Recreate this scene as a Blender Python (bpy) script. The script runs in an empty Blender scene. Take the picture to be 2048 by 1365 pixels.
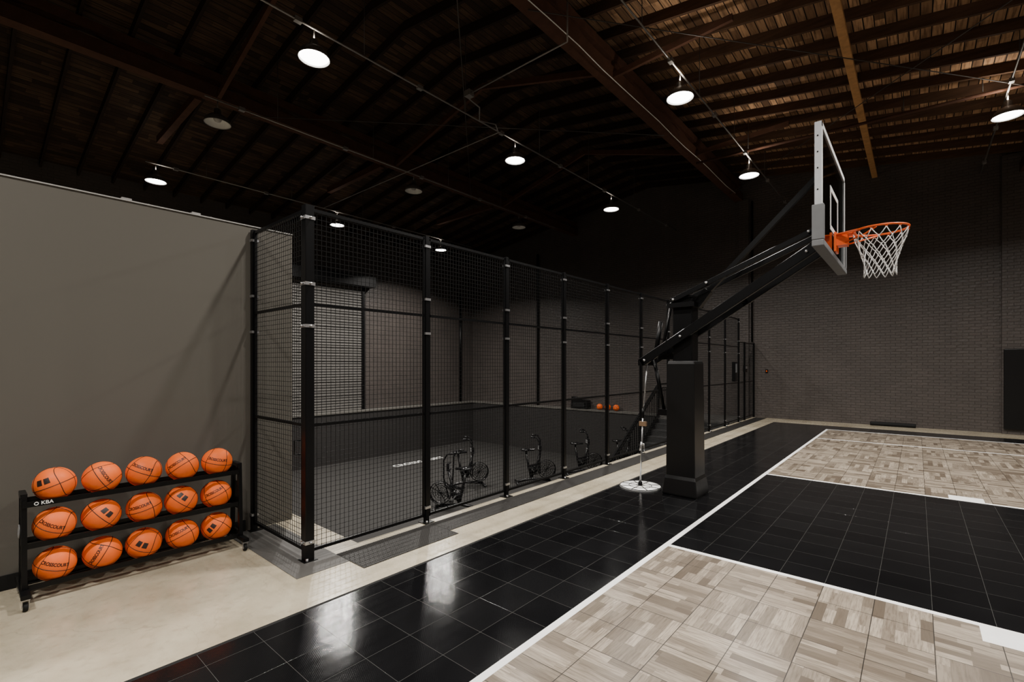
import bpy, math, random
from mathutils import Vector, Matrix, Euler
random.seed(7)
S = bpy.context.scene

# ------------------------------------------------------------------ materials
class N:
    def __init__(s, name):
        s.m = bpy.data.materials.new(name); s.m.use_nodes = True
        s.t = s.m.node_tree; s.b = s.t.nodes['Principled BSDF']
    def node(s, typ, **k):
        n = s.t.nodes.new(typ)
        for a, v in k.items(): setattr(n, a, v)
        return n
    def put(s, sock, v):
        if v is None: return
        if isinstance(v, bpy.types.NodeSocket): s.t.links.new(v, sock)
        else:
            if hasattr(sock.default_value, '__len__') and len(sock.default_value) == 4 and len(v) == 3: v = (*v, 1)
            sock.default_value = v
    def math(s, op, a, b=None, c=None):
        n = s.node('ShaderNodeMath', operation=op)
        s.put(n.inputs[0], a)
        if b is not None: s.put(n.inputs[1], b)
        if c is not None: s.put(n.inputs[2], c)
        return n.outputs[0]
    def mix(s, f, a, b):
        n = s.node('ShaderNodeMix', data_type='RGBA')
        s.put(n.inputs[0], f); s.put(n.inputs[6], a); s.put(n.inputs[7], b)
        return n.outputs[2]
    def pos(s):
        g = s.node('ShaderNodeNewGeometry'); x = s.node('ShaderNodeSeparateXYZ')
        s.t.links.new(g.outputs['Position'], x.inputs[0]); return x.outputs
    def xyz(s, x, y, z):
        n = s.node('ShaderNodeCombineXYZ')
        s.put(n.inputs[0], x); s.put(n.inputs[1], y); s.put(n.inputs[2], z); return n.outputs[0]
    def noise(s, vec, scale=5, detail=3, rough=.5):
        n = s.node('ShaderNodeTexNoise'); s.put(n.inputs['Vector'], vec)
        n.inputs['Scale'].default_value = scale; n.inputs['Detail'].default_value = detail
        n.inputs['Roughness'].default_value = rough
        return n.outputs[0]
    def white(s, vec):
        n = s.node('ShaderNodeTexWhiteNoise'); s.put(n.inputs['Vector'], vec); return n.outputs[0]
    def bump(s, h, st=.3, dist=.01):
        n = s.node('ShaderNodeBump'); n.inputs['Strength'].default_value = st
        n.inputs['Distance'].default_value = dist
        s.put(n.inputs['Height'], h); s.put(s.b.inputs['Normal'], n.outputs[0])
    def ramp(s, v, lo, hi):
        n = s.node('ShaderNodeMapRange'); s.put(n.inputs[0], v)
        n.inputs[1].default_value = lo; n.inputs[2].default_value = hi
        return n.outputs[0]
    def set(s, col=None, rough=None, metal=None, **k):
        s.put(s.b.inputs['Base Color'], col); s.put(s.b.inputs['Roughness'], rough)
        if metal is not None: s.b.inputs['Metallic'].default_value = metal
        for a, v in k.items(): s.put(s.b.inputs[a.replace('_', ' ')], v)
        return s

def simple(name, col, rough=.5, metal=0., nscale=12, var=.12, bump=0., **k):
    n = N(name)
    tc = n.node('ShaderNodeTexCoord').outputs['Object']
    f = n.noise(tc, nscale, 3)
    a = tuple(c*(1-var) for c in col); b = tuple(min(1, c*(1+var)) for c in col)
    n.set(n.mix(f, a, b), rough, metal, **k)
    if bump: n.bump(n.noise(tc, nscale*8, 3), bump, .004)
    return n.m

M = {}
SP_ = dict(Specular_IOR_Level=.22)
M['black'] = simple('black_powdercoat', (.0035, .0035, .0038), .32, **SP_)
M['wire'] = simple('black_mesh_wire', (.006, .006, .006), .45, **SP_)
M['bikeblack'] = simple('bike_frame_paint', (.006, .006, .007), .25, Specular_IOR_Level=.5)
M['blackmat'] = simple('black_vinyl', (.005, .005, .0052), .33, bump=.15, Specular_IOR_Level=.35)
M['rubber'] = simple('black_rubber', (.008, .008, .008), .7, **SP_)
M['steel'] = simple('zinc_steel', (.55, .55, .56), .3, .9)
M['galv'] = simple('conduit_galvanised', (.26, .25, .24), .45, .6)
M['dgalv'] = simple('rod_dark', (.06, .055, .05), .5, .5)
M['alu'] = simple('backboard_frame_silver', (.50, .51, .53), .4, .2)
M['gpad'] = simple('backboard_pad_grey', (.13, .135, .14), .6)
M['white'] = simple('white_paint', (.85, .85, .83), .45)
M['net'] = simple('white_net_cord', (.88, .88, .87), .8)
M['orange'] = simple('orange_rim_paint', (.98, .13, .012), .35)
M['seam'] = simple('ball_seam_black', (.012, .007, .005), .6)
M['ink'] = simple('ball_print_ink', (.02, .010, .008), .5)
M['brown'] = simple('brown_lock', (.18, .11, .06), .5)
M['greymark'] = simple('grey_emblem', (.22, .22, .22), .5)
M['wallgrey'] = simple('wall_paint_taupe', (.094, .086, .072), .75, nscale=.6, var=.06, bump=.06, Specular_IOR_Level=.3)
M['pitwall'] = simple('retaining_wall_paint', (.028, .026, .025), .8, nscale=1.0, **SP_)
M['pitfloor'] = simple('gym_rubber_floor', (.030, .0285, .027), .75, nscale=40, var=.3, **SP_)
M['basebd'] = simple('baseboard_black', (.008, .008, .008), .6, **SP_)
M['shutter'] = simple('shutter_steel_grey', (.12, .113, .105), .55)
M['ledge'] = simple('ledge_concrete', (.10, .094, .083), .8)
M['greyfloor'] = simple('painted_grey_floor', (.070, .067, .062), .5, nscale=4)
M['step'] = simple('stair_tread_dark', (.02, .02, .02), .6)
M['shadeout'] = simple('lamp_shade_grey', (.16, .155, .15), .4, .4)
M['shadein'] = simple('lamp_shade_inner_white', (.65, .65, .63), .5)
M['cap'] = simple('wall_cap_grey', (.30, .29, .27), .5)
M['beamdark'] = simple('painted_timber_dark', (.060, .027, .016), .75, nscale=6, var=.4, bump=.3, **SP_)
M['pine'] = simple('raw_timber_yellow', (.44, .23, .085), .7, nscale=8, var=.45)

n = N('basketball_leather')
tc = n.node('ShaderNodeTexCoord').outputs['Object']
v = n.node('ShaderNodeTexVoronoi'); n.put(v.inputs['Vector'], tc); v.inputs['Scale'].default_value = 260
n.set(n.mix(n.noise(tc, 9), (.86, .130, .012), (.95, .170, .022)), .5, Specular_IOR_Level=.3); n.bump(v.outputs[0], .35, .001)
M['ball'] = n.m

def emis(name, col, st):
    n = N(name); n.set((.9, .9, .9), .5); n.b.inputs['Emission Color'].default_value = (*col, 1)
    n.b.inputs['Emission Strength'].default_value = st; return n.m
M['lens'] = emis('lamp_lens_lit', (1, .97, .93), 14)
M['lensoff'] = simple('lamp_lens_unlit', (.35, .34, .32), .4)

# glass
n = N('backboard_glass'); t = n.t
tr = n.node('ShaderNodeBsdfTransparent'); tr.inputs[0].default_value = (.80, .86, .86, 1)
gl = n.node('ShaderNodeBsdfGlossy'); gl.inputs['Roughness'].default_value = .03
fr = n.node('ShaderNodeFresnel'); fr.inputs[0].default_value = 1.5
ms = n.node('ShaderNodeMixShader')
t.links.new(fr.outputs[0], ms.inputs[0]); t.links.new(tr.outputs[0], ms.inputs[1]); t.links.new(gl.outputs[0], ms.inputs[2])
t.links.new(ms.outputs[0], t.nodes['Material Output'].inputs[0]); M['glass'] = n.m

# brick
def brick(name, axis):
    n = N(name); p = n.pos()
    vec = n.xyz(p[axis], p[2], 0.0)
    b = n.node('ShaderNodeTexBrick'); n.put(b.inputs['Vector'], vec)
    b.inputs['Scale'].default_value = 1; b.inputs['Brick Width'].default_value = .22
    b.inputs['Row Height'].default_value = .075; b.inputs['Mortar Size'].default_value = .006
    b.inputs['Mortar Smooth'].default_value = .6
    b.inputs['Color1'].default_value = (.078, .067, .061, 1); b.inputs['Color2'].default_value = (.068, .059, .054, 1)
    b.inputs['Mortar'].default_value = (.058, .050, .046, 1)
    nz = n.noise(vec, 1.2, 4)
    c = n.mix(nz, (.75, .75, .75), (1.25, 1.22, 1.2))
    mm = n.node('ShaderNodeMix', data_type='RGBA', blend_type='MULTIPLY'); mm.inputs[0].default_value = 1
    n.put(mm.inputs[6], b.outputs[0]); n.put(mm.inputs[7], c)
    n.set(mm.outputs[2], .45, Specular_IOR_Level=.42)
    h = n.math('ADD', n.math('MULTIPLY', b.outputs['Fac'], -1.0), n.math('MULTIPLY', n.noise(vec, 14, 4), 1.3))
    n.bump(h, .9, .010); return n.m
M['brickY'] = brick('painted_brick_far', 0); M['brickX'] = brick('painted_brick_side', 1)

# concrete
n = N('polished_concrete'); p = n.pos(); vec = n.xyz(p[0], p[1], 0.0)
f = n.noise(vec, 1.3, 6, .62); f2 = n.noise(vec, 14, 4, .6)
c = n.mix(n.ramp(f, .3, .7), (.30, .255, .175), (.50, .445, .335))
c = n.mix(n.math('MULTIPLY', n.ramp(f2, .5, .75), .45), c, (.24, .20, .135))
vo = n.node('ShaderNodeTexVoronoi', feature='DISTANCE_TO_EDGE'); vo.inputs['Scale'].default_value = .55
n.put(vo.inputs['Vector'], n.xyz(n.math('ADD', p[0], n.math('MULTIPLY', n.noise(vec, 2, 4), .6)), n.math('ADD', p[1], n.math('MULTIPLY', n.noise(vec, 3, 4), .5)), 0.0))
crack = n.math('LESS_THAN', vo.outputs[0], .0016)
c = n.mix(n.math('MULTIPLY', crack, .35), c, (.20, .17, .12))
n.set(c, n.math('ADD', n.math('MULTIPLY', f2, .25), .13)); n.bump(f2, .04, .005); M['concrete'] = n.m

# black tile
T = .3048
def edge(n, v, size, w):
    fx = n.math('FRACT', n.math('DIVIDE', v, size))
    d = n.math('MINIMUM', fx, n.math('SUBTRACT', 1.0, fx))
    return n.math('LESS_THAN', d, w/size)
OX, OY = 1.75, -4.23
n = N('black_sport_tile'); p = n.pos(); X = n.math('ADD', p[0], OX+30*T); Y = n.math('ADD', p[1], OY+60*T)
e = n.math('MAXIMUM', edge(n, X, T, .0014), edge(n, Y, T, .0014))
rnd = n.white(n.xyz(n.math('FLOOR', n.math('DIVIDE', X, T)), n.math('FLOOR', n.math('DIVIDE', Y, T)), 0.0))
c = n.mix(rnd, (.0035, .0035, .004), (.006, .006, .0065)); c = n.mix(e, c, (.055, .055, .052))
n.set(c, n.math('ADD', n.math('MULTIPLY', n.noise(n.xyz(X, Y, 0.0), 3, 5), .12), .06), Specular_IOR_Level=.45)
cell = n.math('MULTIPLY', n.math('SINE', n.math('MULTIPLY', X, 2*math.pi/.0145)), n.math('SINE', n.math('MULTIPLY', Y, 2*math.pi/.0145)))
h = n.math('ADD', n.math('MULTIPLY', cell, .16), n.math('MULTIPLY', e, -1.0))
h = n.math('ADD', h, n.math('MULTIPLY', n.noise(n.xyz(X, Y, 0.0), 5, 2), 2.0))
n.bump(h, .35, .0016); M['blacktile'] = n.m

# parquet
n = N('parquet_sport_tile'); p = n.pos(); X = n.math('ADD', p[0], OX+30*T); Y = n.math('ADD', p[1], OY+60*T)
bx = n.math('FLOOR', n.math('DIVIDE', X, 2*T)); by = n.math('FLOOR', n.math('DIVIDE', Y, 2*T))
par = n.math('MODULO', n.math('ADD', bx, by), 2.0)
def sel(a, b): return n.math('ADD', n.math('MULTIPLY', a, n.math('SUBTRACT', 1.0, par)), n.math('MULTIPLY', b, par))
A = sel(X, Y); B = sel(Y, X)        # A across strips, B along
PW = T/5
si = n.math('FLOOR', n.math('DIVIDE', A, PW))
off = n.math('MULTIPLY', n.white(n.xyz(si, 3.0, par)), T)
li = n.math('FLOOR', n.math('DIVIDE', n.math('ADD', B, off), T*1.0))
r1 = n.white(n.xyz(si, li, n.math('ADD', bx, n.math('MULTIPLY', by, 17.0))))
grain = n.noise(n.xyz(n.math('MULTIPLY', A, 90.0), n.math('MULTIPLY', B, 7.0), n.math('MULTIPLY', r1, 30.0)), 1, 5, .6)
c = n.mix(r1, (.095, .074, .054), (.37, .315, .25))
c = n.mix(n.math('MULTIPLY', n.ramp(grain, .42, .70), .75), c, (.085, .063, .044))
se = n.math('MAXIMUM', edge(n, X, T, .0024), edge(n, Y, T, .0024))
pe = edge(n, A, PW, .0008)
c = n.mix(n.math('MULTIPLY', pe, .6), c, (.07, .052, .04)); c = n.mix(n.math('MULTIPLY', se, .95), c, (.012, .010, .008))
n.set(c, n.math('ADD', n.math('MULTIPLY', grain, .15), .24), Specular_IOR_Level=.3); n.bump(n.math('ADD', n.math('MULTIPLY', se, -1.0), n.math('MULTIPLY', grain, .1)), .4, .002)
M['parquet'] = n.m

# roof deck
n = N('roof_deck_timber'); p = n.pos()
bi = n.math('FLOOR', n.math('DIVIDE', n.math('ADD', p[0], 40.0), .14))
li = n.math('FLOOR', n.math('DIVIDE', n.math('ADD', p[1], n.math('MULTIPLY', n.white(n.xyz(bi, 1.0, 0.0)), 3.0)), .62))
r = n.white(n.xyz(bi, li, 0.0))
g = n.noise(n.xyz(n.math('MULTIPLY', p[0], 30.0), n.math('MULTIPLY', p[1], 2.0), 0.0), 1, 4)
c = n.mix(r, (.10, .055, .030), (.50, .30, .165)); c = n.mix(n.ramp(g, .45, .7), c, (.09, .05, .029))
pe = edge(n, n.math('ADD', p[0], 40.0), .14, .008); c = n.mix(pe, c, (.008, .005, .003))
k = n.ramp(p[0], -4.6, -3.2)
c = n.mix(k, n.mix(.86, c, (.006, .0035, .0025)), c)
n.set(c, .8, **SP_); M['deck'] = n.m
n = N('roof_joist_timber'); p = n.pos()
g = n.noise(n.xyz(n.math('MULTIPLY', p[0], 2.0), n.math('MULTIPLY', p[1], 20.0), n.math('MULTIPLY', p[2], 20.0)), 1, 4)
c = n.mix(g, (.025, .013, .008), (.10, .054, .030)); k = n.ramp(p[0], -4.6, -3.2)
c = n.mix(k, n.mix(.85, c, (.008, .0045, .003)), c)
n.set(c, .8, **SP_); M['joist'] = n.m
# tread plate
n = N('diamond_tread_plate'); p = n.pos()
a = n.math('SINE', n.math('MULTIPLY', n.math('ADD', p[0], p[1]), 2*math.pi/.05)); b = n.math('SINE', n.math('MULTIPLY', n.math('SUBTRACT', p[0], p[1]), 2*math.pi/.05))
d = n.math('GREATER_THAN', n.math('MULTIPLY', a, b), .55)
n.set(n.mix(d, (.014, .013, .012), (.06, .056, .052)), .45, 0., **SP_); n.bump(d, .6, .003); M['tread'] = n.m

# ------------------------------------------------------------------ mesh builder
class B:
    def __init__(s): s.v = []; s.f = []; s.mi = []; s.sm = []; s.mats = []
    def m(s, k):
        if k not in s.mats: s.mats.append(k)
        return s.mats.index(k)
    def add(s, vs, fs, mat, smooth=False):
        o = len(s.v); s.v += [tuple(q) for q in vs]; i = s.m(mat)
        for f in fs: s.f.append(tuple(o+a for a in f)); s.mi.append(i); s.sm.append(smooth)
    def box(s, x0, x1, y0, y1, z0, z1, mat):
        s.add([(x0,y0,z0),(x1,y0,z0),(x1,y1,z0),(x0,y1,z0),(x0,y0,z1),(x1,y0,z1),(x1,y1,z1),(x0,y1,z1)],
              [(0,3,2,1),(4,5,6,7),(0,1,5,4),(1,2,6,5),(2,3,7,6),(3,0,4,7)], mat)
    def beam(s, p, q, w, h, mat, up=(0,0,1), bev=0):
        p = Vector(p); q = Vector(q); d = (q-p).normalized(); u = Vector(up)
        if abs(d.dot(u)) > .99: u = Vector((1,0,0))
        r = d.cross(u).normalized(); u = r.cross(d)
        if bev:
            pr = [(-w/2+bev,-h/2),(w/2-bev,-h/2),(w/2,-h/2+bev),(w/2,h/2-bev),(w/2-bev,h/2),(-w/2+bev,h/2),(-w/2,h/2-bev),(-w/2,-h/2+bev)]
        else: pr = [(-w/2,-h/2),(w/2,-h/2),(w/2,h/2),(-w/2,h/2)]
        k = len(pr)
        vs = [p+r*a+u*b for a,b in pr]+[q+r*a+u*b for a,b in pr]
        s.add(vs, [(i,(i+1)%k,k+(i+1)%k,k+i) for i in range(k)]+[tuple(range(k-1,-1,-1)),tuple(range(k,2*k))], mat)
    def tube(s, pts, r, mat, n=8, closed=False):
        pts = [Vector(q) for q in pts]; L = len(pts); vs = []; prev = None
        for i, q in enumerate(pts):
            if closed: d = pts[(i+1)%L]-pts[i-1]
            else: d = pts[min(i+1,L-1)]-pts[max(i-1,0)]
            d.normalize()
            if prev is None:
                u = Vector((0,0,1)) if abs(d.z) < .9 else Vector((1,0,0)); a = d.cross(u).normalized()
            else: a = (prev-d*prev.dot(d)).normalized()
            prev = a; b = d.cross(a)
            rr = r[i] if isinstance(r, (list,tuple)) else r
            for j in range(n):
                t = 2*math.pi*j/n; vs.append(q+(a*math.cos(t)+b*math.sin(t))*rr)
        fs = []
        for i in range(L if closed else L-1):
            i2 = (i+1)%L
            for j in range(n): fs.append((i*n+j,i*n+(j+1)%n,i2*n+(j+1)%n,i2*n+j))
        if not closed: fs += [tuple(range(n-1,-1,-1)), tuple(range((L-1)*n,L*n))]
        s.add(vs, fs, mat, n > 5)
    def cyl(s, p, q, r, mat, n=16, r2=None): s.tube([p,q], [r, r if r2 is None else r2], mat, n)
    def lathe(s, prof, c, mat, n=28, axis='z'):
        vs = []
        for r, z in prof:
            for j in range(n):
                t = 2*math.pi*j/n; a, b = r*math.cos(t), r*math.sin(t)
                o = {'z':(a,b,z),'x':(z,a,b),'y':(b,z,a)}[axis]
                vs.append((c[0]+o[0],c[1]+o[1],c[2]+o[2]))
        fs = []
        for i in range(len(prof)-1):
            for j in range(n): fs.append((i*n+j,i*n+(j+1)%n,(i+1)*n+(j+1)%n,(i+1)*n+j))
        s.add(vs, fs, mat, True)
    def ring(s, c, R, r, mat, axis='z', n=36, k=8):
        pts = []
        for j in range(n):
            t = 2*math.pi*j/n; a,b = R*math.cos(t), R*math.sin(t)
            o = {'z':(a,b,0),'x':(0,a,b),'y':(a,0,b)}[axis]
            pts.append((c[0]+o[0],c[1]+o[1],c[2]+o[2]))
        s.tube(pts, r, mat, k, True)
    def mesh(s, name):
        me = bpy.data.meshes.new(name); me.from_pydata(s.v, [], s.f)
        for k in s.mats: me.materials.append(M[k])
        me.polygons.foreach_set('material_index', s.mi); me.polygons.foreach_set('use_smooth', s.sm)
        me.update(); return me
    def obj(s, name, parent=None, loc=None, rot=None):
        o = bpy.data.objects.new(name, s.mesh(name)); S.collection.objects.link(o)
        if parent: o.parent = parent
        if loc: o.location = loc
        if rot: o.rotation_euler = rot
        return o
def empty(name, loc=(0,0,0)):
    o = bpy.data.objects.new(name, None); S.collection.objects.link(o); o.location = loc; o.empty_display_size = .2; return o
def bevel(o, w=.01, seg=2):
    m = o.modifiers.new('bevel', 'BEVEL'); m.width = w; m.segments = seg; m.limit_method = 'ANGLE'
def textmesh(txt, size, ext=0.0, sp=1.0, bold=.012):
    cu = bpy.data.curves.new('t', 'FONT'); cu.body = txt; cu.size = size; cu.align_x = 'CENTER'; cu.align_y = 'CENTER'
    cu.extrude = ext; cu.space_character = sp; cu.offset = size*bold
    o = bpy.data.objects.new('t', cu); S.collection.objects.link(o)
    dg = bpy.context.evaluated_depsgraph_get(); me = bpy.data.meshes.new_from_object(o.evaluated_get(dg))
    bpy.data.objects.remove(o); vs = [v.co.copy() for v in me.vertices]; fs = [tuple(p.vertices) for p in me.polygons]
    return vs, fs

# ------------------------------------------------------------------ room
WX, EX, FY, BY = -16.7, 6.6, 16.5, -6.0     # left wall, right wall, far wall, back wall
PX, PY = -3.98, 2.42                         # pit edges
PZ = -2.0
RX, RZ, SL = -7.4, 8.2, .15
def roofz(x): return RZ-SL*abs(x-RX)

b = B(); b.box(PX, EX, BY, FY, -.25, 0, 'concrete'); b.box(WX, PX, BY, PY, -.25, 0, 'concrete'); b.obj('floor')
b = B(); b.box(WX, PX, PY, FY, PZ-.2, PZ, 'pitfloor'); b.obj('floor_lower')
b = B(); b.box(PX, PX+.2, PY, FY, PZ, -.25, 'pitwall'); b.box(WX, PX+.2, PY-.2, PY, PZ, -.25, 'pitwall'); b.obj('wall_retaining')
def gable(name, y0, y1, x0, x1, zb, mat):
    xs = [x0]+([RX] if x0 < RX < x1 else [])+[x1]
    pr = [(x0,zb),(x1,zb)]+[(x, roofz(x)) for x in reversed(xs)]
    k = len(pr); bb = B()
    bb.add([(x,y0,z) for x,z in pr]+[(x,y1,z) for x,z in pr],
           [tuple(range(k)), tuple(range(2*k-1,k-1,-1))]+[(i,k+i,k+(i+1)%k,(i+1)%k) for i in range(k)], mat)
    return bb.obj(name)
gable('wall_far', FY, FY+.3, WX, EX, PZ, 'brickY')
gable('wall_back', BY-.3, BY, WX, EX, -.25, 'brickY')
b = B(); b.box(WX-.3, WX, BY, FY, PZ, roofz(WX), 'brickX'); b.obj('wall_left')
b = B(); b.box(EX, EX+.3, BY, FY, -.25, roofz(EX), 'brickX'); b.obj('wall_right')
# retaining ledges
b = B(); b.box(WX, WX+.35, PY, FY, PZ, -.16, 'pitwall'); b.box(WX, WX+.38, PY, FY, -.16, -.10, 'ledge')
b.box(WX+.38, -6.35, FY-.35, FY, PZ, -.16, 'pitwall'); b.box(WX+.38, -6.35, FY-.38, FY, -.16, -.10, 'ledge')
b.obj('trim_ledge')
# pilaster far right
b = B(); b.box(1.56, 2.3, FY-.12, FY, 0, roofz(2.3)-.02, 'brickY'); b.obj('trim_pilaster')
b = B(); b.box(-4.42, -4.10, FY-.06, FY, 0, 7.0, 'brickY'); b.obj('trim_pilaster_1')
# partition wall
b = B(); b.box(-5.33, -5.13, BY, 2.33, 0, 3.07, 'wallgrey'); b.box(-5.34, -5.12, BY, 2.335, 3.07, 3.08, 'cap'); b.obj('wall_partition')
b = B(); b.box(-5.13, -5.115, BY, 1.86, 0, .11, 'basebd'); b.obj('baseboard_partition')
b = B()
for y in (.9, 1.42, -.3): b.box(-5.24, -5.19, y, y+.07, 3.08, 3.115, 'galv'); b.cyl((-5.21,y+.1,3.095),(-5.21,y+.2,3.095),.01,'galv',6)
b.obj('conduit_clips')

# ceiling
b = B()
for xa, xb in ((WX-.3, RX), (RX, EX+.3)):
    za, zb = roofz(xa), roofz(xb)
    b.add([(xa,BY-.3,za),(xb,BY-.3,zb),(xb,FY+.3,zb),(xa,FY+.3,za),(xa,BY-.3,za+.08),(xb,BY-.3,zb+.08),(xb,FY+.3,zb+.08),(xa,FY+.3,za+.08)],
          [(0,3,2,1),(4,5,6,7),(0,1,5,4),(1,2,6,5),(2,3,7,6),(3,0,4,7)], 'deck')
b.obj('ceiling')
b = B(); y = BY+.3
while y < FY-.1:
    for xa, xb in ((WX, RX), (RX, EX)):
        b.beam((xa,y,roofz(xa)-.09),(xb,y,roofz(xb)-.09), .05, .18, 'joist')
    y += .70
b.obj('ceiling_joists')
# girders / trusses
b = B()
for gx in (-10.7, -4.4, 1.95):
    b.box(gx-.12, gx+.12, BY, FY, 6.98, 7.22 if gx != 1.95 else 6.8, 'beamdark') if gx != 1.95 else b.box(gx-.1, gx+.1, BY, FY-.12, 6.25, 6.47, 'beamdark')
    zt = roofz(gx)-.20
    if gx != 1.95:
        b.box(gx-.09, gx+.09, BY, FY, zt-.16, zt, 'beamdark'); y = BY+.2; i = 0
        while y+1.2 < FY:
            b.beam((gx,y,7.2 if i%2 else zt-.1),(gx,y+1.2,zt-.1 if i%2 else 7.2), .08, .12, 'beamdark'); y += 1.2; i += 1
b.obj('roof_girders')
b = B()
for y in (-1.2, 3.06, 7.3, 11.6):
    b.beam((-10.8,y,7.0),(-13.6,y,6.98), .12, .16, 'beamdark')
    b.beam((-10.6,y+.3,7.05),(-7.4,y+.3,roofz(RX)-.3), .07, .12, 'beamdark'); b.beam((-4.5,y+.3,7.05),(-7.4,y+.3,roofz(RX)-.3), .07, .12, 'beamdark')
    b.beam((-4.3,y+.6,7.05),(-2.2,y+.6,roofz(-2.2)-.28), .06, .10, 'beamdark')
b.obj('roof_braces')
b = B(); b.box(-.95, -.83, BY, FY, 6.86, 6.94, 'pine')
for y in range(-5, 16, 2): b.box(-.92, -.86, y, y+.05, 6.94, roofz(-.9)-.02, 'pine')
b.obj('roof_timber_rail')

# ------------------------------------------------------------------ court
court = empty('basketball_court')
CX0, CY1, CXE, CY0 = -3.12, 15.3, 6.3, -5.0
bl, lane0, lane1, side = -1.75, 4.23, 7.95, 14.45
h = .012; lw = .05
b = B()
b.box(CX0, bl, CY0, CY1, 0, h, 'blacktile'); b.box(bl, CXE, side, CY1, 0, h, 'blacktile'); b.box(bl, 4.05, lane0, lane1, 0, h, 'blacktile')
b.obj('black_tiles', court)
b = B(); b.box(bl, CXE, CY0, lane0, 0, h, 'parquet'); b.box(bl, CXE, lane1, side, 0, h, 'parquet'); b.box(4.05, CXE, lane0, lane1, 0, h, 'parquet')
b.obj('parquet_tiles', court)
b = B(); z1 = h+.0012
def line(x0,x1,y0,y1): b.box(x0,x1,y0,y1,h-.001,z1,'white')
line(bl-lw/2, bl+lw/2, CY0, side+lw/2); line(bl+lw/2, CXE, side-lw/2, side+lw/2)
line(bl+lw/2, 4.05, lane0-lw/2, lane0+lw/2); line(bl+lw/2, 4.05, lane1-lw/2, lane1+lw/2); line(4.0, 4.05, lane0+lw/2, lane1-lw/2)
line(bl+lw/2, 2.6, 12.55, 12.6); line(bl+lw/2, 2.6, -.42, -.37)
line(.30, .62, lane0-.24, lane0-lw/2); line(.30, .62, lane1+lw/2, lane1+.24)
for x in (1.2, 2.1, 3.0): line(x, x+.05, lane0-.22, lane0-lw/2); line(x, x+.05, lane1+lw/2, lane1+.22)
b.obj('court_lines', court)
b = B(); b.box(CX0-.03, CX0, CY0, CY1, 0, .011, 'rubber'); b.box(CX0, CXE, CY1, CY1+.03, 0, .011, 'rubber'); b.obj('edge_ramps', court)
b = B(); b.box(-3.875, -3.44, 2.15, 3.20, 0, .006, 'tread'); b.box(-3.875, -3.57, 3.202, 16.4, 0, .006, 'tread'); b.obj('tread_plate')
b = B(); b.box(-5.11, -3.66, 1.70, 2.149, 0, .003, 'greyfloor'); b.obj('floor_painted_patch')

# ------------------------------------------------------------------ fence
fence = empty('mesh_fence')
FX, F0, SP, FH = -3.95, 1.93, 1.283, 3.02
def wires(b, p, q, z0, z1, st=.044, r=.0016):
    p = Vector(p); q = Vector(q); L = (q-p).length; d = (q-p).normalized(); k = int(L/st)
    for i in range(1, k+1):
        c = p+d*(i*L/(k+1)); b.beam((c.x,c.y,z0),(c.x,c.y,z1), 2*r, 2*r, 'wire')
    nz = int((z1-z0)/st)
    for i in range(1, nz):
        z = z0+i*(z1-z0)/nz; b.beam((p.x,p.y,z),(q.x,q.y,z), 2*r, 2*r, 'wire')
def panel(bf, bw, p, q, z0, z1, rails):
    p = Vector(p); q = Vector(q); d = (q-p).normalized()
    a = p+d*.036; c = q-d*.036
    for z in [z0+.02, z1-.02]+rails: bf.beam((a.x,a.y,z),(c.x,c.y,z), .022, .026, 'black')
    for w in (a, c): bf.beam((w.x,w.y,z0),(w.x,w.y,z1), .022, .022, 'black')
    wires(bw, a, c, z0, z1)
bf, bw, bc = B(), B(), B()
ys = [F0+i*SP for i in range(11)]
for i in range(10): panel(bf, bw, (FX,ys[i],0), (FX,ys[i+1],0), .06, FH, [1.15, 2.19])
panel(bf, bw, (-5.09,F0,0), (FX,F0,0), .06, FH, [1.15, 2.19])
panel(bf, bw, (FX,ys[10],0), (FX,ys[10]+.62,0), .06, 2.35, [1.15])
panel(bf, bw, (FX,ys[10]+.62,0), (FX,16.44,0), .06, 2.35, [1.15])
def clamp(x, y, z):
    bc.box(x-.044, x+.044, y-.044, y+.044, z-.014, z+.014, 'steel')
    bc.cyl((x+.044,y,z),(x+.062,y,z),.010,'steel',8); bc.cyl((x,y-.044,z),(x,y-.062,z),.010,'steel',8)
for i, y in enumerate(ys):
    w = .078 if i == 0 else .046
    bf.beam((FX,y,0),(FX,y,FH+.01), w, w, 'black', bev=.004)
    bf.box(FX-.06,FX+.06,y-.06,y+.06,0,.008,'black')
    for z in (.16, 2.0, 2.36, 2.92): clamp(FX, y, z) if i == 0 else bc.box(FX-.028,FX+.032,y-.036,y+.036,z-.012,z+.012,'steel') 
    bc.cyl((FX+.045,y-.03,.0),(FX+.045,y-.03,.03),.012,'steel',8)
for y in (ys[10]+.62, 16.44): bf.beam((FX,y,0),(FX,y,2.36), .05, .05, 'black')
bf.beam((-5.09,F0,0),(-5.09,F0,FH+.01), .05, .05, 'black'); bf.box(-5.10,-5.02,F0-.06,F0+.06,0,.008,'black')
for z in (.16, 2.0, 2.36, 2.92): bc.box(-5.12,-5.055,F0-.034,F0+.034,z-.012,z+.012,'steel')
# gate handle
bc.tube([(-4.02,F0-.03,1.02),(-4.05,F0-.07,1.02),(-4.05,F0-.07,.90),(-4.02,F0-.03,.90)], .007, 'black', 8)
bf.obj('frames', fence); bw.obj('wire_mesh', fence); bc.obj('clamps', fence)
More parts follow.
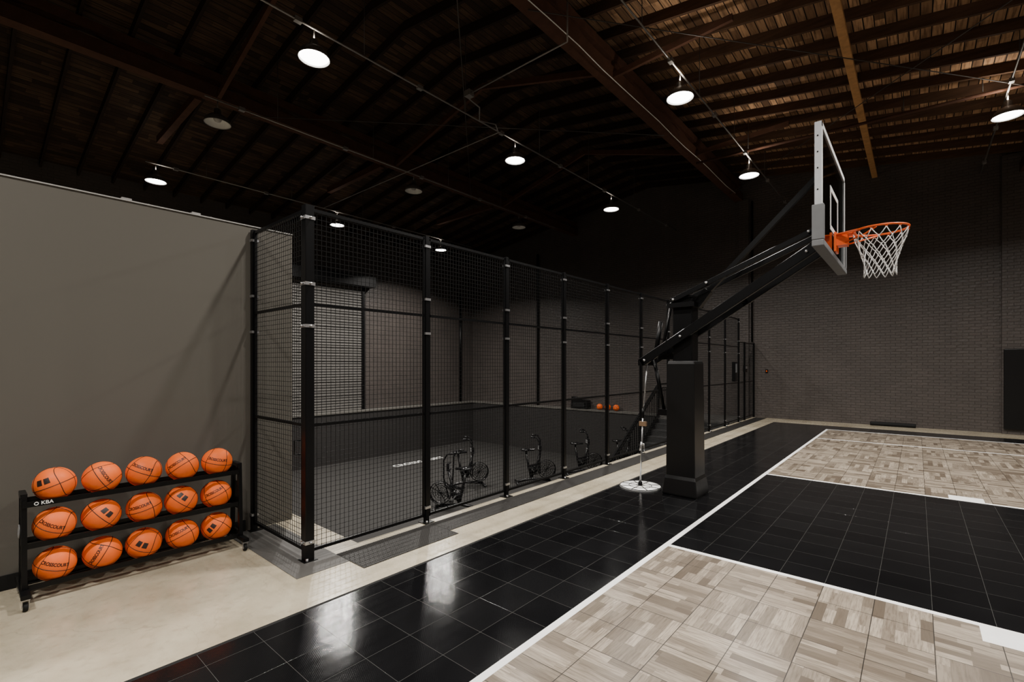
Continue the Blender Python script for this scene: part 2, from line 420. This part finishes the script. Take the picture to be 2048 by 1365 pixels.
# control boxes
b = B(); b.box(FX+.03, FX+.12, 14.0, 14.18, 1.2, 1.75, 'black'); b.box(FX+.12,FX+.125,14.03,14.15,1.45,1.7,'gpad'); b.obj('electrical_box')
b = B(); b.box(FX+.03, FX+.10, 15.1, 15.3, 1.45, 1.65, 'black'); b.box(FX+.10,FX+.104,15.12,15.28,1.55,1.63,'steel'); b.obj('door_access_panel')
b = B(); b.box(-3.62,-3.55,FY-.03,FY,1.42,1.52,'black'); b.box(-3.60,-3.57,FY-.035,FY-.03,1.45,1.49,'orange'); b.obj('wall_switch')

# ------------------------------------------------------------------ hoop
HY = 6.09; hoop = empty('basketball_hoop')
b = B(); b.beam((-2.27,HY,.013),(-2.27,HY,2.53), .22, .25, 'black', bev=.012); b.box(-2.40,-2.14,HY-.135,HY+.135,2.52,2.545,'black')
b.obj('post', hoop)
b = B()
z = [0.013, .03, .22, .26, 1.68, 1.72]; ww = [.215, .225, .200, .185, .172, .16]
pr = []
for zz, w in zip(z, ww):
    for a, c in ((-1,-1),(1,-1),(1,1),(-1,1)): pr.append((-2.27+a*w, HY+c*w, zz))
fs = [(i*4+j, i*4+(j+1)%4, (i+1)*4+(j+1)%4, (i+1)*4+j) for i in range(5) for j in range(4)]+[(3,2,1,0),(20,21,22,23)]
b.add(pr, fs, 'blackmat'); o = b.obj('post_pad', hoop); bevel(o, .03, 3)
b = B()
for s_ in (-1, 1):
    y = HY+s_*.155
    b.beam((-2.80,y,1.70),(-.80,y,2.95), .05, .11, 'black', bev=.006)
    y2 = HY+s_*.145
    b.beam((-2.40,y2,2.49),(-.82,y2,3.12), .035, .06, 'black', bev=.004)
b.beam((-2.05,HY,2.52),(-.83,HY,3.72), .055, .055, 'black')
b.beam((-2.12,HY,2.42),(-1.98,HY,2.60), .10, .10, 'black')
b.box(-2.84,-2.76,HY-.18,HY+.18,1.66,1.74,'black')
b.box(-2.44,-2.10,HY-.17,HY+.17,2.40,2.46,'black')
b.beam((-1.6,HY-.13,2.45),(-1.6,HY+.13,2.45), .05, .05, 'black')
b.obj('arms', hoop)
b = B()
for s_ in (-1, 1):
    for x, zz in ((-2.75,1.73),(-2.27,2.03),(-2.36,2.50),(-1.95,2.67),(-.90,2.89),(-.88,3.10)):
        b.cyl((x,HY+s_*.178,zz),(x,HY+s_*.195,zz),.017,'steel',6)
b.obj('bolts', hoop)
b = B()   # actuator column behind the post
b.cyl((-2.68,HY,1.75),(-2.60,HY,2.25),.03,'black',12); b.box(-2.60,-2.38,HY-.06,HY+.06,1.74,1.82,'black')
b.cyl((-2.55,HY,1.05),(-2.70,HY,1.78),.025,'black',12); b.box(-2.62,-2.44,HY-.05,HY+.05,1.0,1.08,'black')
b.cyl((-2.60,HY,1.76),(-2.47,HY+.05,2.5),.02,'black',10)
b.obj('height_adjuster', hoop)
b = B(); BX = -.68; y0, y1 = HY-.915, HY+.915; zb, zt = 2.80, 3.93
for y in (HY-.33, HY+.33): b.beam((BX-.06,y,zb+.03),(BX-.06,y,zt-.1), .05, .04, 'black')
b.beam((BX-.10,HY-.36,3.11),(BX-.10,HY+.36,3.11), .06, .06, 'black'); b.beam((BX-.10,HY-.36,2.95),(BX-.10,HY+.36,2.95), .08, .08, 'black'); b.beam((BX-.10,HY-.36,3.72),(BX-.10,HY+.36,3.72), .05, .05, 'black')
b.obj('board_bracket', hoop)
b = B(); fw = .045; fx0, fx1 = BX-.045, BX+.012
b.box(fx0,fx1,y0,y0+fw,zb,zt,'alu'); b.box(fx0,fx1,y1-fw,y1,zb,zt,'alu'); b.box(fx0,fx1,y0+fw,y1-fw,zt-fw,zt,'alu'); b.box(fx0,fx1,y0+fw,y1-fw,zb,zb+fw,'alu')
b.box(BX+.0125,BX+.014,y0,y1,zt-.05,zt,'white'); b.box(BX+.0125,BX+.014,y0,y1,zb,zb+.05,'white'); b.box(BX+.0125,BX+.014,y0,y0+.05,zb,zt,'white'); b.box(BX+.0125,BX+.014,y1-.05,y1,zb,zt,'white')
for zz in (3.1,3.3,3.5,3.65,3.8): b.cyl((BX-.02,y0-.004,zz),(BX-.02,y0+.001,zz),.007,'black',6)
b.obj('board_frame', hoop)
b = B(); b.box(BX-.004,BX+.006,y0+fw,y1-fw,zb+fw,zt-fw,'glass'); b.obj('board_glass', hoop)
b = B()
for side_ in (0,1):
    xa, xb = (BX+.007, BX+.009) if side_ == 0 else (BX-.008, BX-.006)
    sy, sz0, sz1 = .305, 3.06, 3.51
    b.box(xa,xb,HY-sy,HY-sy+.05,sz0,sz1,'white'); b.box(xa,xb,HY+sy-.05,HY+sy,sz0,sz1,'white'); b.box(xa,xb,HY-sy+.05,HY+sy-.05,sz1-.05,sz1,'white'); b.box(xa,xb,HY-sy+.05,HY+sy-.05,sz0,sz0+.05,'white')
b.obj('target_square', hoop)
b = B()
b.box(fx0-.02,fx1+.02,y0-.02,y1+.02,zb-.03,zb+.03,'gpad'); b.box(fx0-.02,fx1+.02,y0-.02,y0+.04,zb+.03,zb+.36,'gpad'); b.box(fx0-.02,fx1+.02,y1-.04,y1+.02,zb+.03,zb+.36,'gpad')
o = b.obj('board_padding', hoop); bevel(o, .008)
b = B(); RZc = 3.045; rc = (-.285, HY, RZc); RR = .2286
b.ring(rc, RR, .010, 'orange', n=48, k=10)
b.box(BX+.015,BX+.035,HY-.10,HY+.10,2.87,3.07,'orange'); b.box(BX+.03,rc[0]-RR+.03,HY-.075,HY+.075,RZc-.004,RZc+.006,'orange'); b.box(BX+.03,BX+.13,HY-.07,HY+.07,2.93,RZc-.004,'orange')
for s_ in (-1,1): b.tube([(BX+.10,HY+s_*.06,2.95),(rc[0]-.12,HY+s_*.13,2.995),(rc[0]-.02,HY+s_*.222,RZc-.012)], .008, 'orange', 8); b.beam((BX+.04,HY+s_*.08,RZc),(rc[0]-.15,HY+s_*.175,RZc), .03, .012, 'orange')
for i in range(12):
    t = 2*math.pi*(i+.5)/12; b.ring((rc[0]+RR*math.cos(t),HY+RR*math.sin(t),RZc-.016), .008, .0028, 'orange', 'y', 8, 5)
b.obj('rim', hoop)
b = B(); lv = [(.2286,-.02),(.205,-.10),(.178,-.18),(.152,-.26),(.135,-.33),(.130,-.40),(.137,-.47)]
def npnt(k, i):
    r, z = lv[k]; t = 2*math.pi*(i+(.5 if k%2 == 0 else 0))/12
    return Vector((rc[0]+r*math.cos(t), HY+r*math.sin(t), RZc+z))
for k in range(6):
    for i in range(12):
        for j in ((i, i+1) if k%2 == 0 else (i, i-1)):
            a, c = npnt(k,i), npnt(k+1,j); md = (a+c)/2; md.z -= .006
            b.tube([a,md,c], .0042, 'net', 6)
        if k: p_ = npnt(k,i); b.tube([p_+Vector((0,0,.010)),p_-Vector((0,0,.010))], .0075, 'net', 6)
b.obj('net', hoop)

# crank pole with disc base
b = B(); cx, cy = -2.86, 6.02
b.lathe([(.001,.0135),(.27,.0135),(.275,.018),(.27,.026),(.001,.03)], (cx,cy,0), 'white', 40)
for R in (.27,.15,.05): b.ring((cx,cy,.028), R, .005, 'black', n=36, k=6)
for i in range(4):
    a = math.pi*i/4; b.beam((cx-.26*math.cos(a),cy-.26*math.sin(a),.029),(cx+.26*math.cos(a),cy+.26*math.sin(a),.029), .012, .005, 'black')
b.lathe([(.03,.03),(.028,.07),(.014,.09)], (cx,cy,0), 'black', 14)
b.cyl((cx,cy,.06),(cx+.04,cy,1.05),.011,'steel',10); b.cyl((cx+.04,cy,1.0),(cx+.10,cy,1.70),.009,'steel',10)
b.cyl((cx+.035,cy,.95),(cx+.042,cy,1.08),.017,'black',10); b.box(cx-.01,cx+.09,cy-.02,cy+.02,.84,.90,'brown')
b.tube([(cx+.01,cy,.60),(cx+.05,cy,.60),(cx+.06,cy,.5)], .008,'steel',8); b.cyl((cx,cy,.5),(cx+.02,cy,.62),.016,'steel',10)
b.tube([(cx+.10,cy,1.69),(cx+.115,cy,1.76),(cx+.09,cy,1.80),(cx+.06,cy,1.77)], .007, 'steel', 8)
b.obj('crank_pole_stand')

# ------------------------------------------------------------------ basketballs
def ballmesh(kind):
    b = B(); R = .12; nu, nv = 40, 24
    prof = [(R*math.sin(math.pi*i/nv)+1e-5, R*math.cos(math.pi*i/nv)) for i in range(nv+1)]
    b.lathe(prof, (0,0,0), 'ball', nu)
    def loop(fn, n=48):
        pts = [Vector(fn(2*math.pi*i/n)).normalized()*(R-.0006) for i in range(n)]; b.tube(pts, .0026, 'seam', 5, True)
    loop(lambda t: (math.cos(t), math.sin(t), 0)); loop(lambda t: (0, math.cos(t), math.sin(t)))
    for s_ in (-1,1): loop(lambda t: (math.cos(t), s_*(.62+.22*math.cos(2*t)), math.sin(t)*.9))
    def wrap(txt, size, lat, R2=R+.0010):
        vs, fs = textmesh(txt, size, bold=.035)
        out = []
        for v_ in vs:
            la = math.radians(lat)+v_.y/R; az = v_.x*.82/(R*math.cos(math.radians(lat)))
            out.append((R2*math.cos(la)*math.cos(az), R2*math.cos(la)*math.sin(az), R2*math.sin(la)))
        b.add(out, fs, 'ink')
    def patch(az0, az1, la0, la1):
        k = 6; vs = []; 
        for i in range(k+1):
            for j in range(k+1):
                a = math.radians(az0+(az1-az0)*i/k); l = math.radians(la0+(la1-la0)*j/k)
                vs.append(((R+.0008)*math.cos(l)*math.cos(a),(R+.0008)*math.cos(l)*math.sin(a),(R+.0008)*math.sin(l)))
        b.add(vs, [(i*(k+1)+j,(i+1)*(k+1)+j,(i+1)*(k+1)+j+1,i*(k+1)+j+1) for i in range(k) for j in range(k)], 'ink')
    if kind in (0,1): wrap('CROSSCOURT', .031, 19)
    if kind == 2:   # plain stand-in mark: two blocks
        patch(-20,-3,14,34); patch(3,20,14,34)
    me = b.mesh('basketball'); return me
bm = [ballmesh(i) for i in range(3)]
def ball(x, y, z, k, rot):
    o = bpy.data.objects.new('basketball', bm[k]); S.collection.objects.link(o); o.location = (x,y,z); o.rotation_euler = rot
RKX = -4.78
kinds = [2,1,1,1,1, 1,2,1,2,1, 1,1,2,1,2]; q = 0
rolls = [20,-60,-25,35,-15, -30,-50,15,-40,25, -20,60,-30,25,50]
for r, zc in enumerate((.800, .510, .220)):
    for c in range(5):
        x = RKX+random.uniform(-.004,.004); y = .452+c*.2605+random.uniform(-.006,.006)
        e = Euler((math.radians(rolls[q]), math.radians(random.uniform(-10,12)), math.radians(random.uniform(-32,-6))))
        ball(x, y, zc, kinds[q], e); q += 1
for i in range(3): ball(-9.45+i*.36, FY-.19, .021, 1, (random.random()*3, 1, 2))

# rack
rack = empty('basketball_rack')
b = B(); ye = (.285, 1.66)
for y in ye:
    b.beam((RKX-.10,y,.09),(RKX-.07,y,.77), .035, .03, 'black', up=(0,1,0)); b.beam((RKX+.10,y,.09),(RKX+.07,y,.77), .035, .03, 'black', up=(0,1,0))
    b.beam((RKX-.23,y,.10),(RKX+.23,y,.10), .05, .03, 'black', bev=.004)
    b.beam((RKX-.08,y,.755),(RKX+.08,y,.755), .035, .03, 'black')
    for zz in (.70,.41,.13): b.beam((RKX-.10,y,zz),(RKX+.10,y,zz), .02, .05, 'black')
    b.beam((RKX,y,.35),(RKX,y,.60), .006, .12, 'black', up=(1,0,0))
for zz in (.696,.406,.116):
    for s_ in (-1,1):
        b.beam((RKX+s_*.092,ye[0],zz),(RKX+s_*.092,ye[1],zz), .010, .036, 'black'); b.beam((RKX+s_*.078,ye[0],zz-.018),(RKX+s_*.078,ye[1],zz-.018), .030, .005, 'black')
b.obj('frame', rack)
b = B()
for y in ye:
    for s_ in (-1,1):
        x = RKX+s_*.20
        b.lathe([(.001,-.013),(.026,-.013),(.030,-.009),(.030,.009),(.026,.013),(.001,.013)], (x,y,.0305), 'rubber', 20, 'y')
        b.lathe([(.001,-.015),(.013,-.015),(.013,.015),(.001,.015)], (x,y,.0305), 'steel', 12, 'y')
        for k in (-.018,.018): b.beam((x,y+k,.02),(x,y+k,.078), .022, .003, 'steel', up=(0,1,0))
        b.box(x-.022,x+.022,y-.022,y+.022,.076,.086,'steel')
b.obj('casters', rack)
b = B(); b.ring((RKX,ye[0]-.020,.50), .045, .004, 'greymark', 'y', 24, 6); b.beam((RKX,ye[0]-.018,.455),(RKX,ye[0]-.018,.545), .01,.004,'greymark',up=(0,1,0)); b.obj('emblem', rack)
vs, fs = textmesh('KBA', .034); b = B(); b.add([(RKX+.0978, .40+v_.x, .696+v_.y) for v_ in vs], fs, 'white'); b.ring((RKX+.0978,.345,.696), .010,.0025,'white','x',16,5); b.obj('lettering', rack)

# ------------------------------------------------------------------ pit contents
b = B(); yd0, yd1 = 5.6, 10.3; pit = .10; z = -.10; prof = []
while z < 4.70: prof += [(WX+.03, z), (WX+.075, z+.02), (WX+.075, z+pit*.72), (WX+.03, z+pit*.92)]; z += pit
vs = [(x,yd0,zz) for x,zz in prof]+[(x,yd1,zz) for x,zz in prof]; k = len(prof)
b.add(vs, [(i,i+1,k+i+1,k+i) for i in range(k-1)], 'shutter')
b.box(WX+.005, WX+.12, yd1, yd1+.10, -.095, 4.75, 'black'); b.box(WX+.005, WX+.12, yd0-.10, yd0, -.095, 4.75, 'black')
b.box(WX+.005, WX+.45, yd0-.15, yd1+.4, 4.72, 5.12, 'black'); o = b.obj('roller_shutter_door')
b = B(); b.cyl((WX+.08,15.6,-.10),(WX+.08,15.6,5.0),.06,'black',12); b.cyl((-12.6,FY-.08,-.1),(-12.6,FY-.08,6.5),.05,'black',12); b.obj('downpipe')
vs, fs = textmesh('CROSSCOURT', .42, .0, 1.0); b = B(); b.add([(-14.3-v_.y, 11.3+v_.x*.85, PZ+.003) for v_ in vs], fs, 'white'); b.obj('floor_lettering')
# equipment box on ledge
b = B(); b.add([(-10.7,FY-.34,-.10),(-9.95,FY-.34,-.10),(-9.95,FY-.02,-.10),(-10.7,FY-.02,-.10),(-10.7,FY-.30,.38),(-9.95,FY-.30,.24),(-9.95,FY-.05,.24),(-10.7,FY-.05,.38)],
  [(0,3,2,1),(4,5,6,7),(0,1,5,4),(1,2,6,5),(2,3,7,6),(3,0,4,7)], 'black'); b.box(-10.6,-10.05,FY-.36,FY-.335,-.02,.16,'rubber'); b.obj('equipment_case')

def bike(x, y, ang):
    b = B(); K = 'bikeblack'
    b.cyl((.42,-.27,.03),(.42,.27,.03),.03,K,10); b.cyl((-.5,-.25,.03),(-.5,.25,.03),.03,K,10)
    b.tube([(-.5,0,.05),(-.1,0,.12),(.42,0,.06)], .035, K, 8)
    for R in (.24,.19,.14,.09,.05):
        for s_ in (-1,1): b.ring((.32,s_*(.05+.03*(1-R/.24)),.36), R, .005, K, 'y', 24, 5)
    b.lathe([(.24,-.05),(.252,-.05),(.252,.05),(.24,.05)], (.32,0,.36), K, 28, 'y')
    for i in range(12):
        a = math.pi*2*i/12; ca, sa = math.cos(a), math.sin(a)
        b.beam((.32,0,.36),(.32+.22*ca,0,.36+.22*sa), .05, .004, 'rubber', up=(sa,0,-ca))
    b.tube([(-.1,0,.12),(-.18,0,.45),(-.25,0,.85)], .03, K, 8)
    b.tube([(-.1,0,.14),(.05,0,.5),(.14,0,.85)], .03, K, 8); b.beam((-.2,0,.45),(.05,0,.5), .05, .05, K)
    b.lathe([(.001,-.02),(.12,-.02),(.13,0),(.12,.03),(.001,.04)], (-.27,0,.90), K, 18); b.beam((-.2,0,.90),(-.02,0,.90), .07, .05, K, bev=.01)
    b.lathe([(.001,-.02),(.11,-.02),(.11,.02),(.001,.02)], (-.05,.04,.33), K, 20, 'y')
    b.beam((-.05,.07,.33),(.05,.10,.22), .02,.02,'steel'); b.box(.0,.1,.10,.19,.20,.225,'rubber'); b.beam((-.05,-.07,.33),(-.15,-.10,.44), .02,.02,'steel'); b.box(-.2,-.1,-.19,-.10,.43,.455,'rubber')
    for s_ in (-1,1):
        dx = s_*.06
        b.tube([(.10,s_*.16,.30),(.14+dx,s_*.20,.75),(.13+dx,s_*.22,1.12),(.06+dx,s_*.22,1.25),(-.05+dx,s_*.20,1.27)], .019, K, 8)
        b.tube([(.01+dx,s_*.212,1.262),(-.10+dx,s_*.20,1.27)], .026, K, 8)
    b.cyl((.10,-.17,.30),(.10,.17,.30),.02,K,8)
    b.box(.10,.16,-.10,.10,.86,1.02,K); b.box(.095,.10,-.07,.07,.90,1.0,'greymark')
    o = b.obj('exercise_bike', loc=(x,y,PZ), rot=(0,0,math.radians(ang))); o.scale = (1.15,1.15,1.15)
bike(-8.9, 8.15, 215); bike(-10.3, 9.95, 60); bike(-9.0, 11.6, 50); bike(-8.5, 13.6, 50); bike(-7.7, 15.0, 50)
# stair + landing
st = empty('staircase'); SX0 = -6.25; SX1 = PX-.09
b = B(); b.box(SX0, SX1, 14.4, FY, -.2, 0, 'greyfloor'); b.box(SX0, SX1, 14.4, 14.5, PZ, -.2, 'pitwall')
ns = 11
for i in range(ns): 
    z = -(i+1)*(-PZ)/(ns+1); y = 14.4-i*.28; b.box(SX0, SX1, y-.28, y, z-.04, z, 'step'); b.box(SX0+.02,SX1-.02,y-.015,y,z,z+.12,'step')
ylast = 14.4-ns*.28
for x in (SX0+.02, SX1-.03): b.beam((x,14.4,-.12),(x,ylast,PZ+.08), .04, .25, 'black')
b.obj('steps', st)
b = B()
def rail(p, q, hgt=1.05, k=10):
    p = Vector(p); q = Vector(q); u = Vector((0,0,hgt)); l = Vector((0,0,.12)); m_ = Vector((0,0,hgt-.12))
    b.beam(p+u,q+u,.05,.05,'black'); b.beam(p+l,q+l,.035,.035,'black'); b.beam(p+m_,q+m_,.03,.03,'black')
    for i in range(k+1):
        c = p.lerp(q, i/k); w = .045 if i in (0,k) else .02
        b.beam(c+(Vector((0,0,0)) if i in (0,k) else l), c+(u if i in (0,k) else m_), w, w, 'black')
rail((SX0+.02,14.4,0),(SX0+.02,ylast,PZ+.04), k=24); rail((SX0+.02,16.4,0),(SX0+.02,14.44,0), k=14)
rail((-5.0,14.42,0),(-5.0,ylast+.2,PZ+.2), k=20)
b.obj('railing', st)

# far wall items
b = B(); b.lathe([(.001,-.48),(.052,-.48),(.055,-.45),(.055,.45),(.052,.48),(.001,.48)], (-.50,FY-.16,.055), 'rubber', 20, 'x'); b.obj('floor_mat_roll')
b = B(); b.box(1.585, 2.28, FY-.18, FY-.121, .11, 2.05, 'blackmat'); o = b.obj('wall_pad'); bevel(o, .02, 3)
b = B(); b.cyl((-4.0,FY-.05,2.4),(-4.0,FY-.05,6.9),.03,'black',8); b.obj('wall_conduit')

# ------------------------------------------------------------------ lamps & conduit
rows = {-13.66:(3.0,7.6,11.8), -9.53:(3.0,7.35,11.45), -6.47:(-1.1,3.25,7.65,11.8), -2.92:(-1.1,3.3,7.6,11.75), 1.2:(-1.1,3.3,7.6,11.86), 5.3:(-1.1,3.3,7.6,11.8)}
LZ = 6.0
def rz(x): return LZ if x < 5 else 5.5
def lampmesh(on):
    b = B(); 
    b.lathe([(.21,0),(.205,.03),(.18,.085),(.13,.13),(.075,.155),(.06,.16),(.055,.25),(.03,.27),(.001,.275)], (0,0,0), 'shadeout', 32)
    b.lathe([(.21,0),(.198,.03),(.172,.08),(.125,.12),(.07,.145),(.001,.15)], (0,0,0), 'shadein', 32)
    b.ring((0,0,0), .21, .005, 'shadeout', n=32, k=6)
    if on: b.lathe([(.001,-.012),(.11,-.010),(.17,.004),(.190,.02),(.001,.025)], (0,0,0), 'lens', 32)
    else: b.lathe([(.001,.03),(.05,.04),(.075,.09),(.06,.14)], (0,0,0), 'lensoff', 20)
    b.cyl((0,0,.27),(0,0,.40),.009,'galv',8)
    return b.mesh('pendant_lamp')
ml = {True:lampmesh(True), False:lampmesh(False)}
for x, yy in rows.items():
    for y in yy:
        on = x != -9.53
        o = bpy.data.objects.new('pendant_lamp', ml[on]); S.collection.objects.link(o); o.location = (x,y,rz(x))
        if on:
            l = bpy.data.lights.new('lamp_light', 'AREA'); l.shape = 'DISK'; l.size = .26; l.energy = 175 if x > -10 else 380
            if x > 5: l.energy = 110
            l.color = (1, .95, .885); l.spread = math.radians(148)
            lo = bpy.data.objects.new('lamp_light', l); S.collection.objects.link(lo); lo.parent = o; lo.location = (0,0,-.02)
            u = bpy.data.lights.new('ceiling_fill_light', 'AREA'); u.shape = 'DISK'; u.size = .12; u.energy = 10.5 if x > -4 else 1.6  # added uplight over each lit lamp to brighten the roof; shades have no vents
            u.color = (1, .88, .74)
            uo = bpy.data.objects.new('ceiling_fill_light', u); S.collection.objects.link(uo); uo.parent = o; uo.location = (0,0,.29); uo.rotation_euler = (math.pi,0,0)
for x, yy in rows.items():
    b = B(); cz = rz(x)+.42; ya = 2.8 if x < -9 else BY+.02
    b.cyl((x,ya,cz),(x,FY-.02 if x > -9 else 13.4,cz),.014,'galv',8)
    y = ya+.6
    while y < (13 if x < -9 else 16): b.box(x-.035,x+.035,y-.05,y+.05,cz-.03,cz+.03,'galv'); y += 2.1
    b.obj('electrical_conduit')
b = B(); z = cz = LZ+.42
b.cyl((-3.9,5.8,z),(-5.95,5.8,z),.012,'galv',8)
b.tube([(-5.95,5.8,z),(-6.05,5.8,z),(-6.0,6.1,z-.1),(-6.3,6.4,z-.12),(-6.25,6.8,z-.05),(-6.47,7.1,z)], .012,'galv',8); b.box(-6.02,-5.9,5.74,5.86,z-.05,z+.05,'galv')
b.cyl((-6.47,7.15,z),(-13.66,7.15,z),.010,'galv',8); b.cyl((-3.9,5.8,z),(-3.9,5.8,7.0),.012,'galv',8)
b.obj('branch_conduit')
b = B()
for x, yy in rows.items():
    for y in [-1.4, 1.9, 4.05, 6.2, 8.5, 10.6, 13.2]:
        if x < -9 and (y > 13 or y < 3): continue
        b.cyl((x,y,rz(x)+.435),(x,y,roofz(x)-.02),.006,'dgalv',6)
b.obj('hanger_rods')
b = B(); b.cyl((-4.2,12.0,6.72),(2.2,12.0,6.50),.03,'beamdark',10)
for x in (-3.0,-.2,.9): b.cyl((x,12.0,6.6),(x,12.0,roofz(x)-.02),.008,'dgalv',6)
b.obj('sprinkler_pipe')
b = B(); pts = [(-4.24+.03*math.sin(i*1.7), -3+i*.8, 6.96-.05*abs(math.sin(i*.9))) for i in range(24)]; b.tube(pts,.008,'shadein',6); b.obj('power_cable')
b = B()
for (p_, q_) in (((-4.4,5.5,6.96),(1.9,12.5,6.46)),((1.9,8.0,6.46),(-4.4,15.5,6.96)),((-4.4,4,6.96),(-10.7,10.5,6.96)),((-10.7,4,6.93),(-4.4,10.5,6.93))): b.cyl(p_,q_,.008,'dgalv',6)
b.obj('tie_rods')

# ------------------------------------------------------------------ world, camera
w = bpy.data.worlds.new('world'); S.world = w; w.use_nodes = True; w.node_tree.nodes['Background'].inputs[0].default_value = (.02,.02,.02,1); w.node_tree.nodes['Background'].inputs[1].default_value = .3
cam = bpy.data.cameras.new('camera'); co = bpy.data.objects.new('camera', cam); S.collection.objects.link(co)
cam.sensor_width = 36; cam.lens = 36*945/2048; cam.shift_y = 47.5/2048; cam.clip_start = .05
co.location = (0,0,1.67); co.rotation_euler = (math.radians(90), 0, math.radians(40.6)); S.camera = co
